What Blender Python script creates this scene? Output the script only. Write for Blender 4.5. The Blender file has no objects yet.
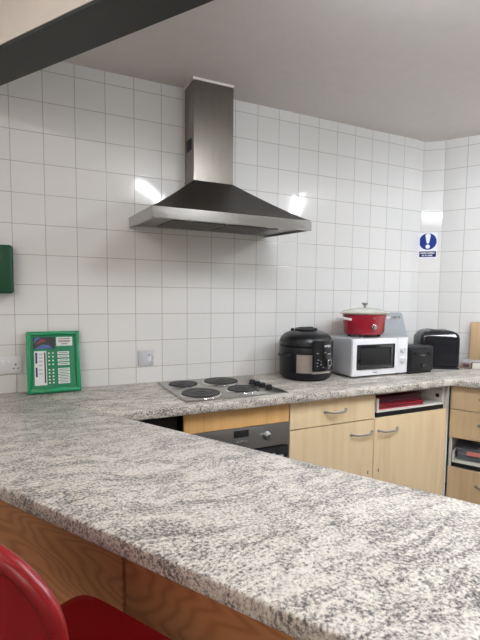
import bpy, bmesh, math, random
from mathutils import Vector, Matrix
random.seed(7)
S = bpy.context.scene
COL = S.collection
R = math.radians
PI = math.pi

# ------------------------------------------------------------------ helpers
class MB:
    """collects shapes; build() links them as one mesh object"""
    def __init__(s):
        s.bm = bmesh.new()
    def _xf(s, vs, M):
        if M is not None:
            bmesh.ops.transform(s.bm, matrix=M, verts=vs)
    def box(s, x0, x1, y0, y1, z0, z1, bev=0.0, seg=2, M=None):
        t = bmesh.new()
        bmesh.ops.create_cube(t, size=1)
        for v in t.verts:
            v.co = Vector(((x0+x1)/2+v.co.x*(x1-x0), (y0+y1)/2+v.co.y*(y1-y0), (z0+z1)/2+v.co.z*(z1-z0)))
        if bev > 0:
            bmesh.ops.bevel(t, geom=list(t.edges), offset=bev, segments=seg, profile=.5, affect='EDGES')
        s.merge(t, M); return s
    def merge(s, t, M=None):
        if M is not None:
            bmesh.ops.transform(t, matrix=M, verts=t.verts)
        me = bpy.data.meshes.new('tmp'); t.to_mesh(me); t.free()
        s.bm.from_mesh(me); bpy.data.meshes.remove(me)
    def prism(s, poly, z0, z1, bev=0.0, seg=2, M=None, only_top=False):
        t = bmesh.new()
        a = [t.verts.new((p[0], p[1], z0)) for p in poly]
        b = [t.verts.new((p[0], p[1], z1)) for p in poly]
        t.faces.new(a[::-1]); t.faces.new(b)
        n = len(poly)
        for i in range(n):
            t.faces.new((a[i], a[(i+1) % n], b[(i+1) % n], b[i]))
        bmesh.ops.recalc_face_normals(t, faces=t.faces)
        if bev > 0:
            es = [e for e in t.edges if (not only_top) or all(abs(v.co.z-z1) < 1e-6 for v in e.verts)]
            bmesh.ops.bevel(t, geom=es, offset=bev, segments=seg, profile=.5, affect='EDGES')
        s.merge(t, M); return s
    def lathe(s, prof, seg=40, a0=0, a1=2*PI, sx=1, sy=1, M=None):
        """prof: (r,z) list; full or partial turn"""
        t = bmesh.new()
        full = abs(a1-a0-2*PI) < 1e-6
        n = seg if full else seg+1
        rings = []
        for r, z in prof:
            if r < 1e-6:
                v = t.verts.new((0, 0, z)); rings.append([v]*n)
            else:
                rings.append([t.verts.new((sx*r*math.cos(a0+(a1-a0)*k/seg), sy*r*math.sin(a0+(a1-a0)*k/seg), z)) for k in range(n)])
        for i in range(len(rings)-1):
            for k in range(seg):
                k2 = (k+1) % n
                q = [rings[i][k], rings[i][k2], rings[i+1][k2], rings[i+1][k]]
                u = []
                for v in q:
                    if v not in u: u.append(v)
                if len(u) >= 3:
                    try: t.faces.new(u)
                    except ValueError: pass
        bmesh.ops.recalc_face_normals(t, faces=t.faces)
        s.merge(t, M); return s
    def tube(s, pts, r, seg=10, cap=True, M=None):
        t = bmesh.new()
        P = [Vector(p) for p in pts]
        rings = []
        prev = None
        for i, p in enumerate(P):
            d = (P[min(i+1, len(P)-1)]-P[max(i-1, 0)]).normalized()
            if prev is None:
                u = d.orthogonal().normalized()
            else:
                u = (prev-d*prev.dot(d)).normalized()
            prev = u
            w = d.cross(u)
            rr = r[i] if isinstance(r, (list, tuple)) else r
            rings.append([t.verts.new(p+rr*(u*math.cos(2*PI*k/seg)+w*math.sin(2*PI*k/seg))) for k in range(seg)])
        for i in range(len(rings)-1):
            for k in range(seg):
                t.faces.new((rings[i][k], rings[i][(k+1) % seg], rings[i+1][(k+1) % seg], rings[i+1][k]))
        if cap:
            t.faces.new(rings[0][::-1]); t.faces.new(rings[-1])
        bmesh.ops.recalc_face_normals(t, faces=t.faces)
        s.merge(t, M); return s
    def faces(s, verts, faces, M=None):
        t = bmesh.new()
        vs = [t.verts.new(v) for v in verts]
        for f in faces: t.faces.new([vs[i] for i in f])
        bmesh.ops.recalc_face_normals(t, faces=t.faces)
        s.merge(t, M); return s
    def build(s, name, mat, parent=None, smooth=True, ang=35):
        me = bpy.data.meshes.new(name)
        s.bm.to_mesh(me); s.bm.free()
        me.materials.append(mat)
        if smooth:
            for p in me.polygons: p.use_smooth = True
            me.set_sharp_from_angle(angle=R(ang))
        o = bpy.data.objects.new(name, me); COL.objects.link(o)
        if parent is not None: o.parent = parent
        return o

def tag(o, label=None, cat=None, group=None, kind=None):
    if label: o['label'] = label
    if cat: o['category'] = cat
    if group: o['group'] = group
    if kind: o['kind'] = kind
    return o

def empty(name, loc, label, cat, rz=0.0, group=None):
    o = bpy.data.objects.new(name, None); COL.objects.link(o)
    o.empty_display_size = .05
    o.location = loc; o.rotation_euler = (0, 0, rz)
    return tag(o, label, cat, group)

def copy_tree(o, parent=None):
    c = o.copy(); COL.objects.link(c)
    if parent is not None: c.parent = parent
    for ch in list(o.children):
        copy_tree(ch, c)
    return c

def text_mesh(name, body, size, mat, parent, M, extrude=.0004):
    cu = bpy.data.curves.new(name, 'FONT'); cu.body = body; cu.size = size; cu.extrude = extrude
    cu.align_x = 'CENTER'; cu.align_y = 'CENTER'
    ob = bpy.data.objects.new(name+'_curve', cu); COL.objects.link(ob)
    dg = bpy.context.evaluated_depsgraph_get()
    me = bpy.data.meshes.new_from_object(ob.evaluated_get(dg))
    bpy.data.objects.remove(ob); bpy.data.curves.remove(cu)
    me.transform(M); me.name = name
    me.materials.clear(); me.materials.append(mat)
    o = bpy.data.objects.new(name, me); COL.objects.link(o); o.parent = parent
    return o

# ------------------------------------------------------------------ materials
def srgb(r, g, b):
    f = lambda c: (c/255/12.92) if c/255 <= .04045 else ((c/255+.055)/1.055)**2.4
    return (f(r), f(g), f(b), 1)

def mat(name, col, rough=.5, metal=0.0, spec=.5, coat=0.0, trans=0.0, emit=None, estr=0.0):
    m = bpy.data.materials.new(name); m.use_nodes = True
    b = m.node_tree.nodes['Principled BSDF']
    b.inputs['Base Color'].default_value = col
    b.inputs['Roughness'].default_value = rough
    b.inputs['Metallic'].default_value = metal
    b.inputs['Specular IOR Level'].default_value = spec
    b.inputs['Coat Weight'].default_value = coat
    b.inputs['Transmission Weight'].default_value = trans
    if emit:
        b.inputs['Emission Color'].default_value = emit
        b.inputs['Emission Strength'].default_value = estr
    return m

class NG:
    def __init__(s, m):
        s.t = m.node_tree; s.n = s.t.nodes; s.b = s.n['Principled BSDF']
    def add(s, ty, **kw):
        x = s.n.new(ty)
        for k, v in kw.items(): setattr(x, k, v)
        return x
    def link(s, a, b): s.t.links.new(a, b)
    def math(s, op, a, b=None, c=None):
        x = s.add('ShaderNodeMath', operation=op)
        for i, v in enumerate((a, b, c)):
            if v is None: continue
            if isinstance(v, (int, float)): x.inputs[i].default_value = v
            else: s.link(v, x.inputs[i])
        return x.outputs[0]
    def vmath(s, op, a, b=None, scale=None):
        x = s.add('ShaderNodeVectorMath', operation=op)
        for i, v in enumerate((a, b)):
            if v is None: continue
            if isinstance(v, tuple): x.inputs[i].default_value = v
            else: s.link(v, x.inputs[i])
        if scale is not None: x.inputs['Scale'].default_value = scale
        return x.outputs[0]
    def noise(s, vec, scale, detail=4, rough=.5, dist=0.0):
        x = s.add('ShaderNodeTexNoise')
        s.link(vec, x.inputs['Vector'])
        x.inputs['Scale'].default_value = scale; x.inputs['Detail'].default_value = detail
        x.inputs['Roughness'].default_value = rough; x.inputs['Distortion'].default_value = dist
        return x.outputs['Fac']
    def ramp(s, fac, stops, interp='LINEAR'):
        x = s.add('ShaderNodeValToRGB'); x.color_ramp.interpolation = interp
        e = x.color_ramp.elements
        while len(e) < len(stops): e.new(.5)
        for i, (p, c) in enumerate(stops):
            e[i].position = p; e[i].color = c if len(c) == 4 else (*c, 1)
        s.link(fac, x.inputs['Fac']); return x.outputs['Color']
    def mix(s, fac, a, b, blend='MIX'):
        x = s.add('ShaderNodeMix', data_type='RGBA', blend_type=blend)
        for i, v in ((0, fac), (6, a), (7, b)):
            if isinstance(v, (int, float)): x.inputs[i].default_value = v
            elif isinstance(v, tuple): x.inputs[i].default_value = v
            else: s.link(v, x.inputs[i])
        return x.outputs[2]
    def coord(s, kind='Object', rot=(0, 0, 0), scale=(1, 1, 1), loc=(0, 0, 0)):
        tc = s.add('ShaderNodeTexCoord'); mp = s.add('ShaderNodeMapping')
        mp.inputs['Rotation'].default_value = rot; mp.inputs['Scale'].default_value = scale
        mp.inputs['Location'].default_value = loc
        s.link(tc.outputs[kind], mp.inputs['Vector']); return mp.outputs[0]
    def bump(s, h, strength=.2, dist=.002, normal=None):
        x = s.add('ShaderNodeBump'); x.inputs['Strength'].default_value = strength
        x.inputs['Distance'].default_value = dist
        s.link(h, x.inputs['Height'])
        if normal is not None: s.link(normal, x.inputs['Normal'])
        s.link(x.outputs[0], s.b.inputs['Normal']); return x.outputs[0]

def tile_material():
    m = mat('white_glazed_tile', (.8, .8, .78, 1), .12); g = NG(m)
    tc = g.add('ShaderNodeTexCoord'); uv = tc.outputs['UV']
    br = g.add('ShaderNodeTexBrick'); br.offset = 0; br.squash = 1
    g.link(uv, br.inputs['Vector'])
    br.inputs['Scale'].default_value = 1
    br.inputs['Brick Width'].default_value = .15; br.inputs['Row Height'].default_value = .15
    br.inputs['Mortar Size'].default_value = .0017; br.inputs['Mortar Smooth'].default_value = .3
    br.inputs['Color1'].default_value = srgb(229, 228, 226); br.inputs['Color2'].default_value = srgb(226, 226, 224)
    br.inputs['Mortar'].default_value = srgb(166, 160, 154)
    br2 = g.add('ShaderNodeTexBrick'); br2.offset = 0
    g.link(uv, br2.inputs['Vector'])
    br2.inputs['Scale'].default_value = 1
    br2.inputs['Brick Width'].default_value = .15; br2.inputs['Row Height'].default_value = .15
    br2.inputs['Mortar Size'].default_value = .004; br2.inputs['Mortar Smooth'].default_value = 1
    g.link(br.outputs['Color'], g.b.inputs['Base Color'])
    g.link(g.math('MULTIPLY_ADD', br.outputs['Fac'], .5, .075), g.b.inputs['Roughness'])
    # every tile is set at its own very slight angle
    fl = g.vmath('FLOOR', g.vmath('SCALE', uv, scale=1/.15))
    wn = g.add('ShaderNodeTexWhiteNoise', noise_dimensions='2D'); g.link(fl, wn.inputs['Vector'])
    tilt = g.vmath('SCALE', g.vmath('SUBTRACT', wn.outputs['Color'], (.5, .5, .5)), scale=.022)
    geo = g.add('ShaderNodeNewGeometry')
    nrm = g.vmath('NORMALIZE', g.vmath('ADD', geo.outputs['Normal'], tilt))
    wav = g.noise(uv, 9, 1)
    h = g.math('ADD', g.math('SUBTRACT', 1, br2.outputs['Fac']), g.math('MULTIPLY', wav, .35))
    g.bump(h, .35, .0012, nrm)
    return m

def worktop_material(rz):
    m = mat('speckled_laminate', (.6, .58, .55, 1), .34); g = NG(m)
    c = g.coord('Object', rot=(0, 0, rz))
    cs = g.coord('Object', rot=(0, 0, rz), scale=(.6, 1.7, 1))
    warp = g.add('ShaderNodeTexNoise'); g.link(c, warp.inputs['Vector']); warp.inputs['Scale'].default_value = 3.2
    warp.inputs['Detail'].default_value = 3
    w = g.vmath('ADD', cs, g.vmath('SCALE', warp.outputs['Color'], scale=.32))
    vein = g.noise(w, 8, 6, .66)
    cloud = g.noise(w, 9.0, 4, .6)
    fleck = g.noise(g.vmath('ADD', c, g.vmath('SCALE', warp.outputs['Color'], scale=.05)), 150, 4, .7)
    fine = g.noise(c, 260, 2, .6)
    veins = g.math('SUBTRACT', 1, g.math('MULTIPLY', g.math('ABSOLUTE', g.math('SUBTRACT', vein, .5)), 13))
    veins = g.math('MAXIMUM', veins, 0)
    dens = g.math('ADD', g.math('MULTIPLY', veins, .115), g.math('MULTIPLY', g.math('SUBTRACT', cloud, .46), .25))
    f = g.math('ADD', fleck, dens)
    f = g.math('ADD', f, g.math('MULTIPLY', g.math('SUBTRACT', fine, .5), .22))
    base = g.ramp(f, [(.36, srgb(240, 235, 226)), (.50, srgb(222, 215, 205)), (.58, srgb(188, 181, 173)), (.66, srgb(132, 126, 121)), (.76, srgb(66, 63, 63))])
    warm = g.mix(g.math('MULTIPLY', g.noise(c, 30, 3), .35), base, srgb(176, 160, 148), 'MULTIPLY')
    g.link(warm, g.b.inputs['Base Color'])
    g.bump(fine, .06, .0004)
    return m

def wood_material(name, c1, c2, c3, axis='Z', rough=.42, scale=1.0, contrast=1.0):
    m = mat(name, c2, rough); g = NG(m)
    sc = {'Z': (9, 9, .55), 'X': (.55, 9, 9)}[axis]
    c = g.coord('Object', scale=tuple(v*scale for v in sc))
    n1 = g.noise(c, 2.2, 5, .55, .6)
    sc2 = {'Z': (60, 60, 2), 'X': (2, 60, 60)}[axis]
    n2 = g.noise(g.coord('Object', scale=tuple(v*scale for v in sc2)), 3, 3, .6)
    col = g.ramp(n1, [(.3, c1), (.52, c2), (.72, c3)])
    col = g.mix(g.math('MULTIPLY', n2, .30*contrast), col, g.mix(.55, col, c3), 'MIX')
    g.link(col, g.b.inputs['Base Color'])
    g.bump(n2, .05, .0005)
    return m

def cathedral_wood(name):
    """brown veneer with long cathedral figure"""
    m = mat(name, srgb(140, 92, 58), .4); g = NG(m)
    c = g.coord('Object', scale=(.55, 1, 2.4), loc=(.2, 0, .3))
    wx = g.noise(c, 1.7, 2, .45)
    rings = g.math('SINE', g.math('MULTIPLY', wx, 210))
    col = g.ramp(g.math('MULTIPLY_ADD', rings, .5, .5), [(.0, srgb(204, 146, 100)), (.6, srgb(197, 139, 93)), (1, srgb(178, 122, 79))])
    n2 = g.noise(g.coord('Object', scale=(3, 60, 60)), 3, 3, .6)
    col = g.mix(g.math('MULTIPLY', n2, .35), col, srgb(158, 106, 68))
    g.link(col, g.b.inputs['Base Color'])
    return m

def steel_material(name, col=(.46, .44, .41, 1), rough=.3, axis=(1, 220, 220), amt=.16, bmp=.03):
    m = mat(name, col, rough, 1.0); g = NG(m)
    n = g.noise(g.coord('Object', scale=axis), 2.5, 3, .6)
    g.link(g.math('MULTIPLY_ADD', n, amt, rough-amt/2), g.b.inputs['Roughness'])
    g.bump(n, bmp, .0004)
    return m

def painted(name, col, rough=.8, sc=14, amt=.05):
    m = mat(name, col, rough); g = NG(m)
    n = g.noise(g.coord('Object'), sc, 5, .6)
    d = tuple(v*(1-amt*2) for v in col[:3])+(1,)
    g.link(g.mix(n, col, d), g.b.inputs['Base Color'])
    g.bump(n, .08, .002)
    return m

M = {}
M['tile'] = tile_material()
M['worktop_p'] = worktop_material(R(-4))
M['worktop_b'] = M['worktop_p']
M['maple'] = wood_material('maple_veneer', srgb(244, 222, 184), srgb(239, 214, 173), srgb(229, 200, 157))
M['maple_d'] = wood_material('maple_veneer_drawers', srgb(222, 198, 160), srgb(216, 189, 150), srgb(206, 176, 136))
M['oak_strip'] = wood_material('orange_beech', srgb(234, 190, 130), srgb(228, 182, 120), srgb(216, 168, 106), axis='Z')
M['brown_wood'] = cathedral_wood('brown_veneer')
M['board_wood'] = wood_material('chopping_board_wood', srgb(200, 170, 134), srgb(190, 159, 122), srgb(172, 141, 105))
M['white_mel'] = mat('white_melamine', srgb(226, 223, 216), .45)
M['ceiling'] = painted('ceiling_paint', srgb(226, 219, 216), .9)
M['cream'] = painted('cream_paint', srgb(246, 238, 228), .85)
M['beam'] = painted('dark_grey_paint', srgb(62, 64, 64), .6, 20, .04)
M['floor'] = painted('grey_vinyl', srgb(120, 112, 104), .5, 60, .1)
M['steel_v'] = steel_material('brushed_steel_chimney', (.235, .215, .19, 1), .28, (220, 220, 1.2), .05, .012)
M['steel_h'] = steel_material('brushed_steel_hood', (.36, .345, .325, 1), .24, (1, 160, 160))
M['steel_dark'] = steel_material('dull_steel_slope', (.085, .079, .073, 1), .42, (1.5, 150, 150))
M['steel_oven'] = steel_material('grey_steel_oven', (.36, .36, .36, 1), .38, (1, 200, 200))
M['steel_hob'] = steel_material('steel_hob', (.42, .40, .37, 1), .28, (1, 140, 140))
M['chrome'] = mat('chrome', (.75, .75, .75, 1), .12, 1.0)
M['pewter'] = mat('pewter_handle', (.30, .29, .28, 1), .35, 1.0)
M['filter'] = mat('dark_filter_mesh', (.20, .195, .185, 1), .5, .8)
M['steel_band'] = steel_material('cooker_band_steel', (.52, .49, .46, 1), .3, (160, 160, 1.5))
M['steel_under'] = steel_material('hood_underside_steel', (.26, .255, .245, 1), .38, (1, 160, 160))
M['iron'] = painted('cast_iron_plate', (.022, .021, .021, 1), .55, 90, .12)
M['black'] = mat('black_plastic', srgb(17, 18, 22), .34, spec=.35)
M['black_g'] = mat('black_gloss', srgb(14, 15, 19), .14, coat=.15)
M['black_m'] = mat('black_matt', srgb(22, 22, 24), .55, spec=.35)
M['black_glass'] = mat('black_glass', srgb(24, 26, 29), .06, coat=.5)
M['dark_void'] = mat('dark_board_and_shade', srgb(38, 33, 31), .7)  # board of plinths and carcass, also colours the corner shade sheet
M['navy_cover'] = mat('glossy_black_shell', srgb(15, 17, 24), .22, spec=.35, coat=.1)
M['white_p'] = mat('white_plastic', srgb(238, 238, 242), .3)
M['shaded_case'] = mat('white_enamel_in_shade', srgb(160, 162, 166), .35)  # white enamel greyed, the shade on the casing is in the colour
M['socket'] = mat('white_socket_plastic', srgb(226, 225, 226), .35)
M['sock_hole'] = mat('socket_hole', srgb(25, 25, 25), .8)
M['grey_board'] = mat('grey_plastic_board', srgb(158, 162, 167), .5)
M['red_enamel'] = mat('red_enamel', srgb(140, 17, 36), .22, coat=.4)
M['cream_lid'] = mat('cream_stoneware', srgb(205, 199, 184), .3)
M['glass_lid'] = mat('pale_glass_lid', srgb(206, 204, 194), .12, coat=.3)
M['red_chair'] = mat('red_moulded_plastic', srgb(132, 10, 17), .32)
M['leg_metal'] = mat('grey_chair_leg', (.3, .3, .3, 1), .35, 1.0)
M['green_dark'] = mat('dark_green_box', srgb(0, 66, 38), .42)
M['green'] = mat('green_plastic', srgb(0, 132, 84), .35)
M['green_in'] = mat('green_card', srgb(0, 118, 76), .5)
M['paper'] = mat('paper_white', srgb(214, 216, 214), .6)
M['ink'] = mat('ink_dark', srgb(44, 46, 50), .6)
M['navy'] = mat('ink_navy', srgb(26, 36, 92), .6)
M['sky_ink'] = mat('ink_slate_blue', srgb(72, 96, 150), .6)
M['red_ink'] = mat('ink_maroon', srgb(120, 50, 58), .6)
M['sign_blue'] = mat('sign_blue', srgb(14, 46, 132), .65, spec=.25)
M['sign_navy'] = mat('sign_navy', srgb(14, 30, 88), .65, spec=.25)
M['sign_white'] = mat('sign_white', srgb(236, 238, 246), .35)
M['folder_red'] = mat('red_folder', srgb(196, 22, 48), .35)
M['folder_maroon'] = mat('maroon_folder', srgb(120, 22, 44), .4)
M['folder_plum'] = mat('plum_folder', srgb(80, 26, 54), .4)
M['pink'] = mat('salmon_pink_plastic', srgb(222, 142, 128), .4)
M['clear'] = mat('clear_tub_plastic', srgb(200, 205, 214), .15, trans=.75)
M['brown_box'] = mat('brown_printed_card', srgb(140, 112, 100), .6)
M['pack_white'] = mat('white_card_pack', srgb(226, 222, 212), .6)
M['mag'] = mat('grey_paper', srgb(176, 174, 178), .5)
M['tube_light'] = mat('fluorescent_diffuser', (1, 1, 1, 1), .5, emit=(.93, 1, 1.07, 1), estr=62)
M['tube_aisle'] = mat('fluorescent_tube_aisle', (1, 1, 1, 1), .5, emit=(.93, 1, 1.07, 1), estr=128)
M['fill_near'] = mat('fill_tube_near', (1, 1, 1, 1), .5, emit=(1, .97, .93, 1), estr=25)
M['fill_far'] = mat('fill_tube_far', (1, 1, 1, 1), .5, emit=(1, .97, .93, 1), estr=48)
M['trim_white'] = mat('white_sealant', srgb(235, 232, 226), .5)

# ------------------------------------------------------------------ the setting
CEIL = 2.565
D30 = Vector((.5, -.8660254, 0)); N30 = Vector((.8660254, .5, 0))
C0 = Vector((2.665, 0, 0)); A0 = Vector((2.7576, .0150, 0)); W0 = Vector((2.868, -.085, 0))
W1 = W0+D30*6.0
XL = -2.4; YB = -5.2

def wall(name, p, q, uo=0.0, z0=0.0, z1=CEIL, m=None, th=.1):
    """wall slab from p to q, room side on the right of p->q; uv in metres"""
    p, q = Vector(p), Vector(q)
    d = (q-p).normalized(); L = (q-p).length
    out = Vector((-d.y, d.x, 0))*th
    vs = [(p.x, p.y, z0), (q.x, q.y, z0), (q.x, q.y, z1), (p.x, p.y, z1)]
    vb = [(v[0]+out.x, v[1]+out.y, v[2]) for v in vs]
    me = bpy.data.meshes.new(name)
    me.from_pydata(vs+vb, [], [(0, 1, 2, 3), (5, 4, 7, 6), (1, 5, 6, 2), (4, 0, 3, 7), (3, 2, 6, 7), (4, 5, 1, 0)])
    uvl = me.uv_layers.new(name='UVMap')
    for poly in me.polygons:
        for li in poly.loop_indices:
            co = me.vertices[me.loops[li].vertex_index].co
            uvl.data[li].uv = ((Vector((co.x, co.y, 0))-Vector((p.x, p.y, 0))).dot(d)+uo+15, co.z-1.003+15)
    me.materials.append(m or M['tile'])
    o = bpy.data.objects.new(name, me); COL.objects.link(o)
    bm = bmesh.new(); bm.from_mesh(me); bmesh.ops.recalc_face_normals(bm, faces=bm.faces); bm.to_mesh(me); bm.free()
    return tag(o, kind='structure')

wall('wall_back', (XL, 0, 0), C0, uo=XL)
wall('wall_corner', C0, A0, uo=.02)
wall('wall_pillar', A0, W0, uo=.0003)
wall('wall_right', W0, W1, uo=0)
wall('wall_front', W1, (XL, W1.y, 0), m=M['cream'])
wall('wall_left', (XL, W1.y, 0), (XL, 0, 0), m=M['cream'])
room = [(XL, 0), (C0.x, C0.y), (A0.x, A0.y), (W0.x, W0.y), (W1.x, W1.y), (XL, W1.y)]
tag(MB().prism(room, -.1, 0).build('floor', M['floor'], smooth=False), kind='structure')
tag(MB().prism(room, CEIL, CEIL+.1).build('ceiling', M['ceiling'], smooth=False), kind='structure')

# dark painted beam with a cream bulkhead over it
Db = Vector((.555, -.832, 0)); Nb = Vector((.832, .555, 0))
bk = Vector((-.025, -.23, 0)); bn = Vector((-.009, -.56, 0))
def along(p, y): return p+Db*((y-p.y)/Db.y)
bl = [along(bk, -.003), along(bk, -4.6), along(bn, -4.6), along(bn, -.003)]
tag(MB().prism([(v.x, v.y) for v in bl], 2.30, 2.312).build('trim_1', M['beam'], smooth=False), kind='structure')
b2 = [bl[0]-Nb*.002, bl[1]-Nb*.002, bl[2]+Nb*.004, bl[3]+Nb*.004]
tag(MB().prism([(v.x, v.y) for v in b2], 2.3122, CEIL-.0005).build('wall_bulkhead', M['cream'], smooth=False), kind='structure')
b3 = [bl[3]+Nb*.0035, bl[2]+Nb*.0035, bl[2]-Nb*.002, bl[3]-Nb*.002]
tag(MB().prism([(v.x, v.y) for v in b3], 2.3125, 2.338).build('trim_2', M['cream'], smooth=False), kind='structure')

# ------------------------------------------------------------------ worktops
ZT = .913; ZB = .873
rp = R(-59.0)
Dn = Vector((math.sin(R(31.6)), -math.cos(R(31.6)), 0)); Df = Vector((math.sin(R(29.6)), -math.cos(R(29.6)), 0))
pn = Vector((-.012, -1.222, 0)); pf = Vector((.376, -.640, 0))
def ly(p, d, y): return p+d*((y-p.y)/d.y)
seam = ly(pf, Df, -.004)
far_end = ly(pf, Df, -3.0); near_end = ly(pn, Dn, -3.3)
left_wall_pt = ly(pn, Dn, -.004)
wp = [(left_wall_pt.x, left_wall_pt.y), (near_end.x, near_end.y), (far_end.x, far_end.y), (pf.x, pf.y), (seam.x, seam.y)]
pen = MB().prism(wp, ZB, ZT, .006, 3).build('peninsula_worktop', M['worktop_p'])
tag(pen, 'broad grey and cream speckled laminate worktop of the diagonal peninsula in the foreground', 'worktop')

fe = Vector((2.385, -.622, 0))
Wi = W0-N30*.004
rr_front = fe+D30*2.4
rr_back = Wi+D30*2.75
wb = [(seam.x+.0012, -.004), (pf.x+.0008, -.622), (fe.x, fe.y), (rr_front.x, rr_front.y), (rr_back.x, rr_back.y),
      (Wi.x, Wi.y-.004), (A0.x-.002, A0.y-.006), (C0.x, -.004)]
wt = MB().prism(wb, ZB, ZT, .006, 3).build('wall_worktop', M['worktop_b'])
tag(wt, 'speckled laminate worktop along the tiled walls that carries the hob and the microwave', 'worktop')

# peninsula carcass and its brown cladding panels
pan_off = .15
Pn = Vector((Dn.x, Dn.y, 0)); Nn = Vector((-Dn.y, Dn.x, 0))
rz_p = math.atan2(Dn.y, Dn.x)
def panel(name, s0, s1, label):
    e = pn+Pn*s0+Nn*pan_off
    o = MB().box(0, s1-s0, 0, .018, .004, ZB-.001, .0015, 1).build(name, M['brown_wood'])
    o.location = (e.x, e.y, 0); o.rotation_euler = (0, 0, rz_p)
    return tag(o, label, 'panel')
panel('cladding_panel', -1.20, .278, 'brown wood veneer back panel of the peninsula, left of the narrow dark gap')
panel('cladding_panel', .288, 1.75, 'brown wood veneer back panel under the peninsula edge, right of the narrow dark gap')
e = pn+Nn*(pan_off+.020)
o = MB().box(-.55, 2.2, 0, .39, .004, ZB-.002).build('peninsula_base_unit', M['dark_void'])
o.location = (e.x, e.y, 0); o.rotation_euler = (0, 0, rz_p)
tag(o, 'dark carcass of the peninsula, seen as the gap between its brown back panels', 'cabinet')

# ------------------------------------------------------------------ cooker hood
hood = empty('cooker_hood', (0, 0, 0), 'stainless steel chimney cooker hood on the tiled wall above the hob', 'cooker hood')
xa, xb = .567, 1.412; yf = -.505; cx0, cx1, cyf = .884, 1.117, -.155; zc = 2.030
ztf, zbf, ztb, zbb = 1.803, 1.752, 1.826, 1.772
yw = -.0015
can = MB()
# four sloping faces, rising slightly hollow to the chimney
def lerp(a, b, t): return a+(b-a)*t
nst = 8; rows_ = []
for i in range(nst+1):
    t = i/nst; e_ = t**1.0; zz = t**1.12
    x0 = lerp(xa, cx0, e_); x1 = lerp(xb, cx1, e_); y = lerp(yf, cyf, e_)
    rows_.append([(x0, yw, lerp(ztb, zc, zz)), (x0, y, lerp(ztf, zc, zz)), (x1, y, lerp(ztf, zc, zz)), (x1, yw, lerp(ztb, zc, zz))])
vv = [v for r_ in rows_ for v in r_]; ff = []
for i in range(nst):
    for k in range(3):
        ff.append((i*4+k, i*4+k+1, (i+1)*4+k+1, (i+1)*4+k))
    ff.append((i*4+3, i*4, (i+1)*4, (i+1)*4+3))
ff.append((nst*4, nst*4+1, nst*4+2, nst*4+3))
can.faces(vv, ff)
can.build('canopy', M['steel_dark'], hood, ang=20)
lip = MB()
w = .012
def lipq(o0, o1, i0, i1):  # vertical band between outer and inner
    pass
outer_t = [(xa, yw, ztb), (xa, yf, ztf), (xb, yf, ztf), (xb, yw, ztb)]
outer_b = [(xa, yw, zbb), (xa, yf, zbf), (xb, yf, zbf), (xb, yw, zbb)]
inn_b = [(xa+w, yw, zbb), (xa+w, yf+w, zbf), (xb-w, yf+w, zbf), (xb-w, yw, zbb)]
inn_t = [(xa+w, yw, ztb-.001), (xa+w, yf+w, ztf-.001), (xb-w, yf+w, ztf-.001), (xb-w, yw, ztb-.001)]
vv = outer_t+outer_b+inn_b+inn_t
ff = []
for k in range(3):
    ff += [(k, k+1, 4+k+1, 4+k), (4+k, 4+k+1, 8+k+1, 8+k), (8+k, 8+k+1, 12+k+1, 12+k), (12+k, 12+k+1, k+1, k)]
ff += [(0, 4, 8, 12), (3, 15, 11, 7)]
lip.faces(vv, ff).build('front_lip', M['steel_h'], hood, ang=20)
MB().faces([(xa+w, yw, zbb+.012), (xa+w, yf+w, zbf+.012), (xb-w, yf+w, zbf+.012), (xb-w, yw, zbb+.012),
            (xa+w, yw, zbb+.016), (xa+w, yf+w, zbf+.016), (xb-w, yf+w, zbf+.016), (xb-w, yw, zbb+.016)],
           [(0, 1, 2, 3), (4, 5, 6, 7), (0, 1, 5, 4), (1, 2, 6, 5), (2, 3, 7, 6), (3, 0, 4, 7)]).build('underside_plate', M['steel_under'], hood, smooth=False)
for k in range(2):
    f0 = xa+.13+k*.30
    fm = MB()
    fm.box(f0, f0+.275, -.40, -.10, 0, .006)
    for j in range(9):
        fm.box(f0+.015+j*.028, f0+.028+j*.028, -.385, -.115, -.003, 0)
    fo = fm.build('grease_filter', M['filter'], hood, smooth=False)
    fo.rotation_euler = (math.atan2(zbb-zbf, yw-yf), 0, 0)
    fo.location = (0, 0, zbb+.0045)
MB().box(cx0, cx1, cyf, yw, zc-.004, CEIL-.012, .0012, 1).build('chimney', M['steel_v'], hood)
tr = MB()
tr.box(cx0-.003, cx1+.0005, cyf-.003, cyf+.002, CEIL-.012, CEIL-.0005)
tr.box(cx0-.006, cx0+.001, cyf, yw, CEIL-.014, CEIL-.0005)
tr.box(cx0-.007, cx0-.0002, -.009, yw, zc+.02, CEIL-.001)
tag(tr.build('sealant_bead', M['trim_white'], hood, smooth=False), 'white sealant around the chimney')
vg = MB()
for j in range(6):
    vg.box(cx0-.003, cx0-.0002, -.115, -.045, 2.205+j*.009, 2.211+j*.009)
vg.box(cx0-.0015, cx0-.0001, -.120, -.040, 2.200, 2.262)
vg.build('vent_grille', M['black_m'], hood, smooth=False)
for k in range(2):
    sp = MB().lathe([(0, -.003), (.03, -.003), (.03, .004), (0, .004)], 20).build('spot_lamp', M['white_mel'], hood)
    sp.location = (xa+.2+.44*k, -.452, zbf+.0125)

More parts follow.
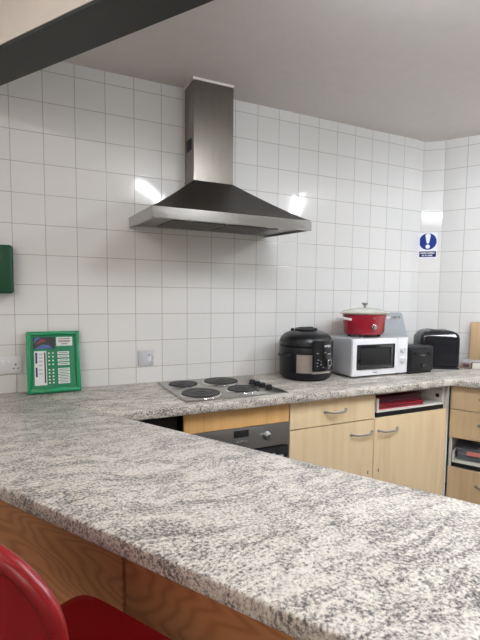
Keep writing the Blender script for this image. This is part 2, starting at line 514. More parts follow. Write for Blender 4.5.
# ------------------------------------------------------------------ hob
hz = ZT+.0008
hob = empty('electric_hob', (0, 0, hz), 'stainless steel electric hob with four black hotplates set in the back worktop', 'hob')
hx0, hx1, hy0, hy1 = .706, 1.255, -.560, -.058
fr = MB()
fr.box(hx0, hx1, hy0, hy1, 0, .007, .003, 2)
fr.build('hob_surround', M['steel_hob'], hob)
for (x, y, r_) in ((.812, -.195, .078), (.822, -.442, .095), (1.035, -.195, .095), (1.056, -.430, .078)):
    pl = MB().lathe([(0, .016), (r_*.22, .016), (r_*.25, .0185), (r_*.55, .0185), (r_*.58, .0175), (r_*.8, .0175), (r_*.84, .0185), (r_*.97, .0185), (r_, .0165), (r_, .0075)], 44).build('hotplate', M['iron'], hob)
    pl.location = (x, y, 0)
    rg = MB().lathe([(r_+.0005, .0075), (r_+.0005, .011), (r_+.004, .0125), (r_+.008, .0105), (r_+.010, .0072)], 44).build('chrome_ring', M['chrome'], pl)
for (x, y) in ((1.180, -.300), (1.186, -.350), (1.192, -.400), (1.200, -.455)):
    kn = MB().lathe([(.021, .0072), (.021, .012), (.017, .013), (.016, .027), (.0145, .029), (0, .029)], 24)
    kn.box(-.003, .003, -.016, .016, .026, .0315, .001, 1)
    ko = kn.build('control_knob', M['black'], hob); ko.location = (x, y, 0)

# ------------------------------------------------------------------ base units on the back wall
YF = -.580          # front of doors
FT = .018           # front thickness
def bow_handle(mb, x0, x1, y, z, out=.028, r=.005):
    n = 12; pts = []
    for i in range(n+1):
        t = i/n; a = math.sin(PI*t)
        pts.append((x0+(x1-x0)*t, y-out*min(1, a*1.9)*.98, z-.004*a))
    mb.tube(pts, [r*1.25 if i in (0, n) else r for i in range(n+1)], 10)
    for x in (x0, x1):
        mb.lathe([(.0095, 0), (.0095, .002), (.007, .004), (0, .004)], 16, M=Matrix.Translation((x, y, z)) @ Matrix.Rotation(R(90), 4, 'X'))
    return mb

def carcass(mb, x0, x1, yb, yfr, z0, z1, t=.018):
    mb.box(x0, x0+t, yfr, yb, z0, z1); mb.box(x1-t, x1, yfr, yb, z0, z1)
    mb.box(x0+t, x1-t, yb-.008, yb, z0, z1); mb.box(x0+t, x1-t, yfr, yb-.008, z0, z0+t)
    mb.box(x0+t, x1-t, yfr, yb-.008, z1-t, z1)
    return mb

TOPU = ZB-.0015
# oven housing with orange-brown fascia
ox0, ox1 = .690, 1.250
ov = MB().box(ox0, ox1, YF, YF+FT, .772, ZB-.0004, .001, 1).build('oven_fascia', M['oak_strip'])
tag(ov, 'orange beech fascia strip between the worktop edge and the built-in oven', 'panel')
oven = empty('oven', (0, 0, .102), 'grey steel built-in oven with a round control dial below the beech fascia', 'oven')
MB().box(ox0+.014, ox1-.014, YF+.03, -.03, .002, .655).build('oven_body', M['black_m'], oven, smooth=False)
MB().box(ox0+.002, ox1-.002, YF+.06, YF+.08, -.098, .0015).build('plinth', M['dark_void'], oven, smooth=False)
cp = MB().box(ox0+.001, ox1-.001, YF-.004, YF+.028, .556, .668, .002, 2).build('control_panel', M['steel_oven'], oven)
MB().box(.938, 1.018, YF-.0055, YF-.004, .622, .657).build('clock_display', M['black_glass'], cp, smooth=False)
bt = MB()
for k in range(4): bt.lathe([(.0055, 0), (.0055, .004), (0, .004)], 12, M=Matrix.Translation((.956+k*.016, YF-.004, .603)) @ Matrix.Rotation(R(90), 4, 'X'))
bt.build('clock_button', M['chrome'], cp)
for x in (1.120, .80):
    kb = MB().lathe([(.024, 0), (.023, .004), (.0195, .006), (.018, .024), (.015, .027), (0, .027)], 26, M=Matrix.Rotation(R(90), 4, 'X'))
    kb.box(-.004, .004, -.031, -.025, -.017, .017, .001, 1)
    ko = kb.build('oven_dial', M['steel_oven'], oven); ko.location = (x, YF-.0042, .612)
dr = MB().box(ox0+.002, ox1-.002, YF-.002, YF+.026, .06, .548, .003, 2).build('oven_door', M['black_glass'], oven)
hd = MB().tube([(ox0+.06, YF-.045, .512), (ox1-.06, YF-.045, .512)], .009, 14)
for x in (ox0+.09, ox1-.09): hd.tube([(x, YF-.045, .512), (x, YF-.001, .512)], .006, 10)
hd.build('door_handle', M['steel_oven'], dr)

# added dark sheet in place of the shade in the open corner
f = MB().box(.36, .672, YF+.05, YF+.068, .004, TOPU).build('corner_shade_sheet', M['dark_void'], smooth=False)
tag(f, 'added dark sheet standing in for the shade of the open corner left of the oven', 'panel')

def plinth(mb, x0, x1): return mb.box(x0, x1, YF+.06, YF+.076, .004, .095)

# unit 1: drawer over door
u1 = empty('base_cabinet', (0, 0, 0), 'maple base cabinet with a drawer over one door, right of the oven', 'cabinet')
a0, a1 = 1.2565, 1.8165
carcass(MB(), a0+.002, a1-.0005, -.01, YF+FT+.002, .10, TOPU).build('carcass', M['white_mel'], u1, smooth=False)
plinth(MB(), a0, a1).build('plinth', M['dark_void'], u1, smooth=False)
d = MB().box(a0, a1-.002, YF, YF+FT, .7245, TOPU-.004, .0012, 1).build('drawer', M['maple'], u1)
bow_handle(MB(), 1.474, 1.612, YF, .797).build('handle', M['pewter'], d)
d = MB().box(a0, a1-.002, YF, YF+FT, .115, .7185, .0012, 1).build('door', M['maple'], u1)
bow_handle(MB(), 1.655, 1.802, YF, .650).build('handle', M['pewter'], d)
MB().box(1.778, 1.784, YF-.001, YF+.0005, .405, .425, .0008, 1).build('keyhole', M['ink'], d)

# unit 2: open drawer slot over door
u2 = empty('base_cabinet', (0, 0, 0), 'maple base cabinet with an open white slot holding red folders above its door', 'cabinet')
a0, a1 = 1.8185, 2.400
carcass(MB(), a0+.001, a1-.002, -.01, YF+FT+.002, .10, TOPU).build('carcass', M['white_mel'], u2, smooth=False)
plinth(MB(), a0, a1).build('plinth', M['dark_void'], u2, smooth=False)
tray = MB().box(a0+.022, a1-.024, YF+.006, -.10, .752, .760)
tray.box(a0+.022, a0+.034, YF+.006, -.10, .760, .832); tray.box(a1-.036, a1-.024, YF+.006, -.10, .760, .832)
tray.box(a0+.034, a1-.036, -.112, -.10, .760, .832)
tray.build('slot_tray', M['white_mel'], u2, smooth=False)
MB().box(a0+.020, a1-.022, YF+.010, YF+.024, .724, .7505).build('gap_shade', M['black_m'], u2, smooth=False)  # black strip put in for the shade of the gap below the tray
MB().box(a1-.0385, a1-.0362, YF+.030, YF+.055, .79, .812).build('latch_plate', M['ink'], u2, smooth=False)
d = MB().box(a0+.001, a1, YF, YF+FT, .115, .7215, .0012, 1).build('door', M['maple'], u2)
bow_handle(MB(), 1.850, 1.994, YF, .648).build('handle', M['pewter'], d)
MB().box(1.856, 1.862, YF-.001, YF+.0005, .405, .425, .0008, 1).build('keyhole', M['ink'], d)

# folders in the slot
def folder(z, th, x0, x1, y0, m, label, rz):
    e = empty('folder', (x0, y0, z), label, 'folder', rz, 'folders in the open slot')
    L = x1-x0
    cv = MB(); cv.box(0, L, 0, .29, 0, .0015); cv.box(0, L, 0, .29, th-.0015, th); cv.box(0, .0015, 0, .29, .0015, th-.0015)
    cv.build('cover', m, e, smooth=False)
    MB().box(.003, L-.006, .004, .285, .0018, th-.0018).build('paper_block', M['folder_plum'] if m is not M['folder_red'] else M['folder_maroon'], e, smooth=False)
folder(.7605, .022, 1.858, 2.230, -.550, M['folder_red'], 'bright red folder at the bottom of the pile in the open slot', R(-.8))
folder(.783, .014, 1.862, 2.215, -.556, M['folder_red'], 'second red folder from the bottom of the pile in the open slot', R(.6))
folder(.7975, .018, 1.858, 2.20, -.552, M['folder_plum'], 'dark plum folder near the top of the pile in the open slot', R(-.5))
folder(.816, .016, 1.860, 2.22, -.554, M['folder_maroon'], 'maroon folder on top of the pile in the open slot', R(1.0))

# white corner post
o = MB().box(2.4020, 2.4165, YF-.001, YF+.05, .004, TOPU, .001, 1).build('corner_post', M['white_mel'])
tag(o, 'white upright filler post in the inner corner between the maple cabinets', 'post')

# ------------------------------------------------------------------ drawer unit on the right-hand run
RZ = math.atan2(D30.y, D30.x)
O = Vector((2.4185, -.589, 0))
du = empty('drawer_cabinet', (O.x, O.y, 0), 'maple drawer cabinet on the right hand run with an open slot between its drawers', 'cabinet', RZ)
W_ = .50; dep = .60
c = MB(); carcass(c, 0, W_, dep, FT+.002, .10, TOPU)
c.box(.018, W_-.018, FT+.004, dep-.01, .5375, .5475); c.box(.018, W_-.018, FT+.004, dep-.01, .350, .358)
c.build('carcass', M['white_mel'], du, smooth=False)
MB().box(0, W_, .06, .076, .004, .095).build('plinth', M['dark_void'], du, smooth=False)
for z0, z1, hz_ in ((.724, TOPU-.006, .800), (.543, .719, .640), (.115, .352, .262)):
    d = MB().box(.001, W_-.003, 0, FT, z0, z1, .0012, 1).build('drawer', M['maple_d'], du)
    bow_handle(MB(), .165, .335, 0, hz_).build('handle', M['pewter'], d)
t = MB().box(.024, W_-.024, .004, dep-.05, .386, .394)
t.box(.024, .034, .004, dep-.05, .394, .45); t.box(W_-.034, W_-.024, .004, dep-.05, .394, .45); t.box(.034, W_-.034, .004, .010, .394, .404)
t.build('slot_tray', M['white_mel'], du, smooth=False)
MB().box(.02, W_-.02, .008, .02, .3585, .3855).build('gap_shade', M['black_m'], du, smooth=False)  # black strip as shade for the gap under this tray too
# lunch tub in the slot
q = O+D30*.145+N30*.125
tub = empty('food_tub', (q.x, q.y, .3955), 'clear plastic tub with a salmon pink clip in the open drawer slot', 'tub', RZ)
tb = MB().box(-.10, .10, -.08, .08, 0, .062, .012, 3); tb.build('tub_body', M['clear'], tub)
MB().box(-.106, .106, -.086, .086, .0625, .074, .005, 2).build('tub_lid', M['clear'], tub)
MB().box(-.045, .045, -.095, -.0865, .040, .066, .003, 2).build('clip', M['pink'], tub)
# second drawer cabinet further along the run, out of frame to the right
O2 = O+D30*(W_+.004)
tag(MB().box(0, 1.2, 0, dep, .004, TOPU).build('run_end_unit', M['maple_d'], smooth=False), 'plain maple unit at the end of the right hand run', 'cabinet')
bpy.data.objects['run_end_unit'].location = (O2.x, O2.y, 0); bpy.data.objects['run_end_unit'].rotation_euler = (0, 0, RZ)

# ------------------------------------------------------------------ pressure cooker
ck = empty('pressure_cooker', (1.588, -.215, ZT+.0008), 'rounded black pressure cooker with a steel front band on the worktop', 'pressure cooker', R(10))
ck.scale = (1.06, 1.06, 1.0)
MB().lathe([(0, .006), (.118, .006), (.138, .010), (.146, .02), (.148, .05), (.150, .12), (.152, .185), (.150, .196), (.144, .2), (0, .2)], 56).build('cooker_body', M['black'], ck)
MB().lathe([(0, 0), (.125, 0), (.129, .004), (.128, .010), (0, .010)], 40).build('base_ring', M['black_m'], ck)
lid = MB().lathe([(.147, .2005), (.153, .204), (.153, .216), (.150, .234), (.141, .253), (.122, .271), (.096, .284), (.072, .289), (.0, .290)], 56).build('lid', M['black'], ck)
tp = MB().lathe([(.062, .2890), (.066, .298), (.062, .304), (.052, .3055), (.048, .302), (0, .302)], 40)
tp.box(-.045, .045, -.014, .014, .301, .311, .004, 2)
tp.build('lid_handle', M['black_m'], lid)
MB().lathe([(.010, 0), (.010, .012), (.007, .015), (0, .015)], 16, M=Matrix.Translation((-.06, .05, .287))).build('steam_valve', M['black_m'], lid)
# steel band round the front (front is local -y)
def arc(mb, r0, r1, z0, z1, a0, a1, seg=20):
    prof = [(r0, z0), (r1, z0+.002), (r1, z1-.002), (r0, z1)]
    return mb.lathe(prof, seg, R(-90+a0), R(-90+a1))
arc(MB(), .148, .1555, .050, .158, -62, -30).build('steel_band', M['steel_band'], ck, ang=25)
arc(MB(), .148, .1555, .050, .158, 30, 62).build('steel_band', M['steel_band'], ck, ang=25)
arc(MB(), .148, .1545, .046, .062, -29.7, 29.7).build('lower_band', M['steel_band'], ck, ang=25)
cpn = arc(MB(), .148, .160, .064, .240, -29.5, 29.5).build('control_panel', M['black_g'], ck, ang=25)
def on_arc(a, r, z):  # frame on the cylinder: x right, y up, z outward
    A = R(a)
    return Matrix.Translation((r*math.sin(A), -r*math.cos(A), z)) @ Matrix.Rotation(A, 4, 'Z') @ Matrix.Rotation(R(90), 4, 'X')
dl = MB().lathe([(.0215, 0), (.0215, .006), (.018, .010), (0, .010)], 28, M=on_arc(8, .1595, .110)).build('dial', M['black'], cpn)
MB().lathe([(.0165, .0101), (.0185, .0112), (.0200, .0101)], 28, M=on_arc(8, .1595, .110)).build('dial_ring', M['chrome'], dl)
text_mesh('brand_lettering', 'NINJA', .019, M['sign_white'], cpn, on_arc(4, .1603, .208))
for a, z, wd in ((-20, .168, .012), (-2, .171, .010), (10, .162, .030), (-18, .130, .007), (-12, .120, .006), (-20, .112, .006), (-12, .103, .010), (-20, .094, .007), (-6, .085, .008), (22, .130, .006), (24, .096, .006), (10, .078, .009)):
    MB().box(-wd/2, wd/2, -.0022, .0022, -.0004, .0006, M=on_arc(a, .1602, z)).build('panel_mark', M['mag'], cpn, smooth=False)
for sgn in (-1, 1):
    hh = MB()
    pts = [(sgn*.146, -.035, .150), (sgn*.172, -.028, .152), (sgn*.178, 0, .152), (sgn*.172, .028, .152), (sgn*.146, .035, .150)]
    hh.tube(pts, .009, 12); hh.build('side_handle', M['black'], ck)

# ------------------------------------------------------------------ microwave
mz = ZT+.0008
mw = empty('microwave', (1.822, -.372, mz), 'white microwave oven with a dark window and two knobs on the worktop', 'microwave')
mwW, mwD, mwH = .446, .315, .240
MB().box(0, mwW, .020, mwD, .012, mwH, .004, 2).build('casing', M['shaded_case'], mw)
sl = MB()
for r_ in range(2):
    for j in range(7):
        sl.box(-.0008, .0006, .115+r_*.055, .150+r_*.055, .035+j*.012, .040+j*.012)
sl.build('side_vent', M['mag'], mw, smooth=False)
MB().box(.355, mwW, 0, .0195, .012, mwH, .003, 2).build('control_panel', M['white_p'], mw)
dr = MB().box(0, .353, 0, .0195, .012, mwH, .003, 2).build('door', M['white_p'], mw)
MB().box(.030, .332, -.0012, .0004, .050, .205, .006, 2).build('window', M['black_glass'], dr)
MB().box(.060, .300, -.0016, -.0011, .072, .184, .006, 2).build('window_mesh', M['black_m'], dr)
text_mesh('brand_lettering', 'beko', .018, M['ink'], dr, Matrix.Translation((.178, -.0006, .030)) @ Matrix.Rotation(R(90), 4, 'X'))
for z in (.160, .096):
    kb = MB().lathe([(.023, 0), (.0225, .006), (.019, .008), (.018, .018), (0, .019)], 26, M=Matrix.Rotation(R(90), 4, 'X'))
    kb.box(-.004, .004, -.026, -.017, -.016, .016, .0015, 1)
    ko = kb.build('knob', M['socket'], mw); ko.location = (.400, -.0005, z)
for x in (.04, mwW-.04):
    for y in (.05, mwD-.05):
        fo = MB().lathe([(0, 0), (.014, 0), (.014, .0125), (0, .0125)], 14).build('foot', M['black_m'], mw); fo.location = (x, y, 0)

# ------------------------------------------------------------------ slow cooker on the microwave
sz = mz+mwH+.0008
sc_ = empty('slow_cooker', (2.040, -.215, sz), 'red oval slow cooker with a cream rim and lid on top of the microwave', 'slow cooker')
ax, ay = 1.0, .77
MB().lathe([(0, .012), (.118, .012), (.134, .018), (.142, .034), (.148, .10), (.153, .140), (.150, .1425), (0, .1425)], 56, sx=ax, sy=ay).build('heater_body', M['red_enamel'], sc_)
MB().lathe([(.148, .143), (.160, .145), (.171, .151), (.173, .155), (.168, .157), (.158, .154), (0, .154)], 56, sx=ax, sy=ay).build('crock_rim', M['cream_lid'], sc_)
lid = MB().lathe([(.160, .1575), (.160, .160), (.140, .169), (.10, .178), (.05, .184), (0, .186)], 56, sx=ax, sy=ay).build('lid', M['glass_lid'], sc_)
MB().lathe([(.010, .186), (.008, .196), (.009, .203), (.019, .208), (.021, .213), (.017, .218), (0, .219)], 24).build('lid_knob', M['pewter'], lid)
for sgn in (-1, 1):
    hh = MB()
    hh.tube([(sgn*.140, -.038, .112), (sgn*.192, -.032, .120), (sgn*.202, 0, .121), (sgn*.192, .032, .120), (sgn*.140, .038, .112)], .008, 12)
    hh.build('handle', M['socket'], sc_)
kb = MB().lathe([(.019, 0), (.0185, .005), (.014, .007), (.013, .018), (0, .019)], 24, M=Matrix.Rotation(R(90), 4, 'X'))
ko = kb.build('dial', M['chrome'], sc_); ko.location = (-.020, -.1125, .066); ko.rotation_euler = (0, 0, R(-6))
MB().box(-.028, -.014, -.1195, -.1145, .116, .126, .001, 1).build('badge', M['chrome'], sc_)
for k in range(4):
    a = R(45+90*k)
    fo = MB().lathe([(0, 0), (.012, 0), (.012, .0135), (0, .0135)], 14).build('foot', M['black_m'], sc_)
    fo.location = (.105*math.cos(a), .08*math.sin(a), 0)

# ------------------------------------------------------------------ grey chopping board leaning on the wall
th = math.atan2(.135, .385)
gb = MB()
def rrect(x0, x1, z0, z1, r, n=5):
    out = []
    for cx, cz, a in ((x1-r, z0+r, -90), (x1-r, z1-r, 0), (x0+r, z1-r, 90), (x0+r, z0+r, 180)):
        for i in range(n+1):
            A = R(a+90*i/n); out.append((cx+r*math.cos(A), cz+r*math.sin(A)))
    return out
def plate_with_hole(outer, hole, y0, y1):
    t = bmesh.new()
    loops = []
    for y in (y0, y1):
        vo = [t.verts.new((p[0], y, p[1])) for p in outer]; vh = [t.verts.new((p[0], y, p[1])) for p in hole]
        eo = [t.edges.new((vo[i], vo[(i+1) % len(vo)])) for i in range(len(vo))]
        eh = [t.edges.new((vh[i], vh[(i+1) % len(vh)])) for i in range(len(vh))]
        bmesh.ops.triangle_fill(t, edges=eo+eh, use_beauty=True)
        loops.append((vo, vh))
    for k in range(2):
        a, b = loops[0][k], loops[1][k]
        for i in range(len(a)):
            j = (i+1) % len(a); t.faces.new((a[i], a[j], b[j], b[i]))
    bmesh.ops.recalc_face_normals(t, faces=t.faces)
    return t
t = plate_with_hole(rrect(0, .262, 0, .405, .018), rrect(.155, .235, .352, .378, .012), -.010, 0)
gb.merge(t)
o = gb.build('chopping_board', M['grey_board'], ang=30)
o.location = (2.276, -.170, ZT+.001); o.rotation_euler = (-th, 0, 0)
tag(o, 'grey plastic chopping board with a handle slot leaning on the wall behind the microwave', 'chopping board')

# ------------------------------------------------------------------ toaster
to = empty('toaster', (2.271, -.388, ZT+.0008), 'low black toaster with two levers between the microwave and the taller black case', 'toaster')
tw, td, thh = .222, .155, .178
bd = MB().box(0, tw, .004, td, .008, thh, .014, 4).build('toaster_body', M['black'], to)
MB().box(.014, tw-.014, 0, .006, .016, thh-.02, .004, 2).build('front_plate', M['black_m'], to)
for x in (.060, .172):
    MB().box(x-.004, x+.004, -.0008, .0012, .055, .135).build('lever_slot', M['sock_hole'], to, smooth=False)
    MB().box(x-.022, x+.022, -.016, -.0009, .128, .139, .004, 2).build('lever', M['black_g'], to)
kb = MB().lathe([(.013, 0), (.012, .010), (0, .011)], 20, M=Matrix.Rotation(R(90), 4, 'X')).build('browning_dial', M['black_g'], to)
kb.location = (.118, -.0002, .052)
MB().box(.100, .136, -.0008, .0006, .118, .121).build('maker_mark', M['mag'], to, smooth=False)
for x in (.045, .155):
    MB().box(x-.004, x+.030, .025, td-.025, thh-.002, thh+.0006).build('bread_slot', M['sock_hole'], to, smooth=False)
MB().box(.012, tw-.012, .012, td-.012, 0, .0085).build('base', M['black_m'], to, smooth=False)

# ------------------------------------------------------------------ tall black case with rounded top
rb = math.atan2(-.49, .87)
bb = empty('bread_maker', (2.524, -.250, ZT+.0008), 'tall glossy black case with a domed lid in the corner beside the toaster', 'bread maker', rb)
bw, bdp, bh = .266, .195, .220
MB().box(.004, bw-.004, .004, bdp-.004, 0, .012).build('base', M['black_m'], bb, smooth=False)
MB().box(0, bw, 0, bdp, .0125, bh, .022, 5).build('case', M['navy_cover'], bb, ang=60)
t = bmesh.new(); rings = []
for k in range(9):
    a_ = PI/2*k/8; f_ = math.cos(a_)**.55 if k < 8 else 0.0; z_ = bh-.020+.072*math.sin(a_)**.9
    rings.append([t.verts.new((bw/2+(bw/2+.003)*f_*math.copysign(abs(math.cos(q))**.24, math.cos(q)),
                               bdp/2+(bdp/2+.003)*f_*math.copysign(abs(math.sin(q))**.24, math.sin(q)),
                               z_+.004*math.sin(3*q+k)*(f_ > .1)*(k > 1)*(1 if k < 8 else 0))) for q in [2*PI*i/48 for i in range(48)]] if k < 8 else [t.verts.new((bw/2, bdp/2, z_))])
for ra, rb2 in zip(rings, rings[1:]):
    for i in range(48):
        j = (i+1) % 48
        if len(rb2) == 1: t.faces.new((ra[i], ra[j], rb2[0]))
        else: t.faces.new((ra[i], ra[j], rb2[j], rb2[i]))
t.faces.new(rings[0][::-1])
bmesh.ops.recalc_face_normals(t, faces=t.faces)
ml = MB(); ml.merge(t); ml.build('domed_lid', M['black_g'], bb, ang=60)

# ------------------------------------------------------------------ things by the right wall
def rw(s, off, z): 
    p = W0+D30*s-N30*off
    return (p.x, p.y, z)
o = MB().box(0, .26, 0, .020, 0, .325, .008, 3).build('chopping_board', M['board_wood'])
o.location = rw(.225, .040, ZT+.001); o.rotation_euler = (R(-2.4), 0, RZ)
tag(o, 'wooden chopping board standing upright against the right hand tiled wall', 'chopping board')
bx = empty('card_box', rw(.190, .160, ZT+.0008), 'flat brown printed card box on the worktop in front of the wooden board', 'box', RZ)
MB().box(0, .070, 0, .105, 0, .040, .002, 1).build('box_body', M['brown_box'], bx)
MB().box(-.001, .071, -.001, .106, .0405, .046, .001, 1).build('box_lid', M['mag'], bx)
MB().box(.018, .058, -.0008, .0002, .010, .030).build('printed_label', M['ink'], bx, smooth=False)
o = MB().box(0, .16, 0, .11, 0, .043, .004, 2).build('paper_pack', M['pack_white'])
o.location = rw(.266, .164, ZT+.0008); o.rotation_euler = (0, 0, RZ)
tag(o, 'cream paper pack lying to the right of the flat brown box', 'pack')
o = MB().box(0, .19, 0, .09, 0, .008, .001, 1).build('booklet', M['mag'])
o.location = rw(.195, .152, ZT+.0475); o.rotation_euler = (0, 0, RZ+R(1))
tag(o, 'thin grey booklet lying on top of the flat brown box', 'booklet')

# ------------------------------------------------------------------ things on the back wall
fa = empty('first_aid_box', (-.33, -.0012, 1.407), 'dark green plastic case fixed to the tiled wall at the left edge', 'first aid box')
MB().box(0, .330, -.045, 0, .004, .230, .010, 3).build('back_shell', M['green_dark'], fa)
MB().box(-.001, .331, -.088, -.0455, .002, .231, .012, 3).build('front_lid', M['green_dark'], fa)
MB().box(.03, .30, -.0005, .0008, .03, .20).build('mounting_bracket', M['black_m'], fa, smooth=False)
for x in (.08, .25): MB().box(x-.02, x+.02, -.062, -.03, -.004, .0015, .002, 1).build('clasp', M['black_m'], fa)

def holes(mb, x, z, y):
    mb.box(x-.003, x+.003, y-.0006, y+.0004, z+.010, z+.018)
    mb.box(x-.0125, x-.0065, y-.0006, y+.0004, z-.008, z-.003); mb.box(x+.0065, x+.0125, y-.0006, y+.0004, z-.008, z-.003)
so = empty('double_socket', (-.046, -.0012, 1.0505), 'white double power socket on the tiles left of the green board', 'socket')
MB().box(-.073, .073, -.009, 0, -.043, .043, .003, 2).build('face_plate', M['socket'], so)
hm = MB(); holes(hm, -.042, -.010, -.0095); hm.build('pin_holes', M['sock_hole'], so, smooth=False)
hm = MB(); holes(hm, .044, -.010, -.0095); hm.build('pin_holes', M['sock_hole'], so, smooth=False)
for x in (-.012, .014):
    rk = MB().box(-.007, .007, -.006, 0, -.011, .011, .0015, 2).build('rocker', M['white_p'], so); rk.location = (x, -.0085, .018); rk.rotation_euler = (R(8), 0, 0)

cs = empty('cooker_switch', (.6535, -.0012, 1.054), 'square light grey cooker switch on the tiles beside the hob', 'switch')
MB().box(-.043, .043, -.009, 0, -.044, .044, .003, 2).build('face_plate', mat('grey_switch_plate', srgb(196, 198, 204), .3), cs)
rk = MB().box(-.008, .008, -.008, 0, -.014, .014, .002, 2).build('rocker', M['white_p'], cs); rk.location = (.020, -.0085, -.004); rk.rotation_euler = (R(8), 0, 0)
MB().box(.015, .021, -.0098, -.0085, .014, .020).build('neon', M['sock_hole'], cs, smooth=False)
MB().box(-.030, -.018, -.0098, -.0085, -.002, .001).build('mark', M['mag'], cs, smooth=False)
MB().lathe([(.003, 0), (.003, .001), (0, .001)], 12, M=Matrix.Translation((.036, -.0088, .002)) @ Matrix.Rotation(R(90), 4, 'X')).build('screw', M['pewter'], cs)

# safety sign on the tiled pillar face
fd = (W0-A0).normalized(); fl = (W0-A0).length
sp_ = A0+fd*(fl*.36); fn = Vector((fd.y, -fd.x, 0))
sg = empty('safety_sign', (sp_.x+fn.x*.0012, sp_.y+fn.y*.0012, 1.806), 'blue and white exclamation mark safety sign on the tiled corner pillar', 'sign', math.atan2(fd.y, fd.x))
MB().box(-.066, .066, -.002, 0, -.100, .094, .0008, 1).build('sign_plate', M['sign_white'], sg)
RX = Matrix.Rotation(R(90), 4, 'X')
MB().lathe([(.0615, 0), (.0615, .0006), (0, .0006)], 48, M=Matrix.Translation((0, -.0021, .026)) @ RX).build('blue_disc', M['sign_blue'], sg, smooth=False)
ex = MB()
pts = []
for i in range(13):
    a = PI*i/12; pts.append((.0185*math.cos(a), .058+.0165*math.sin(a)))
pts += [(-.0085, .002), (0, -.001), (.0085, .002)]
ex.prism(pts, 0, .0005, M=Matrix.Translation((0, -.00285, .012)) @ RX)
ex.lathe([(.0155, 0), (.0155, .0005), (0, .0005)], 28, M=Matrix.Translation((0, -.00285, -.012)) @ RX)
ex.build('exclamation_mark', M['sign_white'], sg, smooth=False)
MB().box(-.0605, .0605, -.0027, -.0021, -.090, -.047).build('text_band', M['sign_navy'], sg, smooth=False)
tx = MB()
for x, wd, z in ((-.026, .044, -.060), (.026, .050, -.060), (-.030, .016, -.078), (-.010, .014, -.078), (.020, .034, -.078)):
    nl = max(2, round(wd/.008))
    for i in range(nl):
        x0 = x-wd/2+wd*i/nl
        tx.box(x0, x0+wd/nl*.62, -.0032, -.0028, z-.0055, z+.0055)
tx.build('small_lettering', M['sign_white'], sg, smooth=False)

# ------------------------------------------------------------------ green notice board leaning on the back wall
gn = empty('notice_board', (.172, -.100, ZT+.001), 'bright green plastic notice board with white labels leaning on the tiled wall', 'notice board')
gn.rotation_euler = (R(-16.5), 0, R(0))
bwid, bhei = .250, .312
f = MB(); hw = bwid/2
f.box(-hw, hw, -.012, 0, 0, bhei, .006, 2)
f.build('board_back', M['green'], gn)
rim = MB()
for a in ((-hw, -hw+.020, 0, bhei), (hw-.020, hw, 0, bhei), (-hw+.015, hw-.015, 0, .022), (-hw+.015, hw-.015, bhei-.020, bhei)):
    rim.box(a[0], a[1], -.024, -.0115, a[2], a[3], .005, 2)
rim.build('frame', M['green'], gn)
YL = -.0125
def flat(name, x0, x1, z0, z1, m, parent=gn, y=YL, t=.0008):
    return MB().box(x0, x1, y-t, y, z0, z1).build(name, m, parent, smooth=False)
card = flat('card', -hw+.024, hw-.024, .027, bhei-.024, M['green_in'])
pic = flat('header_picture', -.094, .008, .222, .284, M['ink'], gn, YL-.0009)
MB().prism([(-.092, .250), (-.060, .282), (-.086, .282)], 0, .0005, M=Matrix.Translation((0, YL-.0018, 0)) @ RX).build('picture_shape', M['sky_ink'], pic, smooth=False)
MB().prism([(-.088, .244), (-.030, .262), (-.056, .276)], 0, .0005, M=Matrix.Translation((0, YL-.0024, 0)) @ RX).build('picture_shape', M['red_ink'], pic, smooth=False)
MB().prism([(-.090, .224), (-.004, .224), (-.020, .240), (-.050, .246)], 0, .0005, M=Matrix.Translation((0, YL-.0030, 0)) @ RX).build('picture_shape', M['sky_ink'], pic, smooth=False)
lab = flat('header_label', .014, .090, .236, .282, M['paper'], gn, YL-.0009)
for z, w_ in ((.272, .055), (.262, .060), (.256, .050), (.246, .030)): flat('printed_line', .052-w_/2, .052+w_/2, z-.0018, z+.0018, M['ink'] if z < .25 or z > .27 else M['red_ink'], lab, YL-.0018, .0004)
chart = flat('side_chart', -.090, -.034, .040, .212, M['paper'], gn, YL-.0009)
flat('navy_bar', -.085, -.076, .150, .205, M['navy'], chart, YL-.0018, .0004)
flat('navy_bar', -.085, -.076, .082, .130, M['navy'], chart, YL-.0018, .0004)
flat('black_bar', -.045, -.038, .050, .205, M['ink'], chart, YL-.0018, .0004)
for z in (.195, .178, .160, .140, .118, .098): flat('chart_line', -.070, -.052, z-.004, z+.004, M['mag'], chart, YL-.0018, .0004)
zz = [.198, .182, .166, .150, .134, .110, .095, .080, .065, .050]
zz = [.200, .182, .162, .143, .115, .099, .082, .066, .050]
for z in zz:
    r_ = flat('name_strip', .018, .073, z-.0066, z+.0066, M['paper'], gn, YL-.0009)
    flat('strip_line', .024, .066, z-.0014, z+.0014, M['ink'], r_, YL-.0018, .0004)
for z in zz:
    for x in (-.022, -.004):
        MB().lathe([(.0042, 0), (.0042, .0006), (0, .0006)], 12, M=Matrix.Translation((x, YL-.0009, z)) @ RX).build('dot_symbol', M['paper'], gn, smooth=False)

# ------------------------------------------------------------------ red chair at the peninsula
cc = pn+Pn*.402+Nn*(-.09)
ch = empty('bar_chair', (cc.x, cc.y, 0), 'red moulded plastic bar chair with a rimmed backrest pulled up to the peninsula', 'chair', rz_p)
zs = .640
def superell(n, hx, hy, p=4.0):
    out = []
    for i in range(n):
        a = 2*PI*i/n; c_, s_ = math.cos(a), math.sin(a)
        out.append((hx*math.copysign(abs(c_)**(2/p), c_), hy*math.copysign(abs(s_)**(2/p), s_)))
    return out
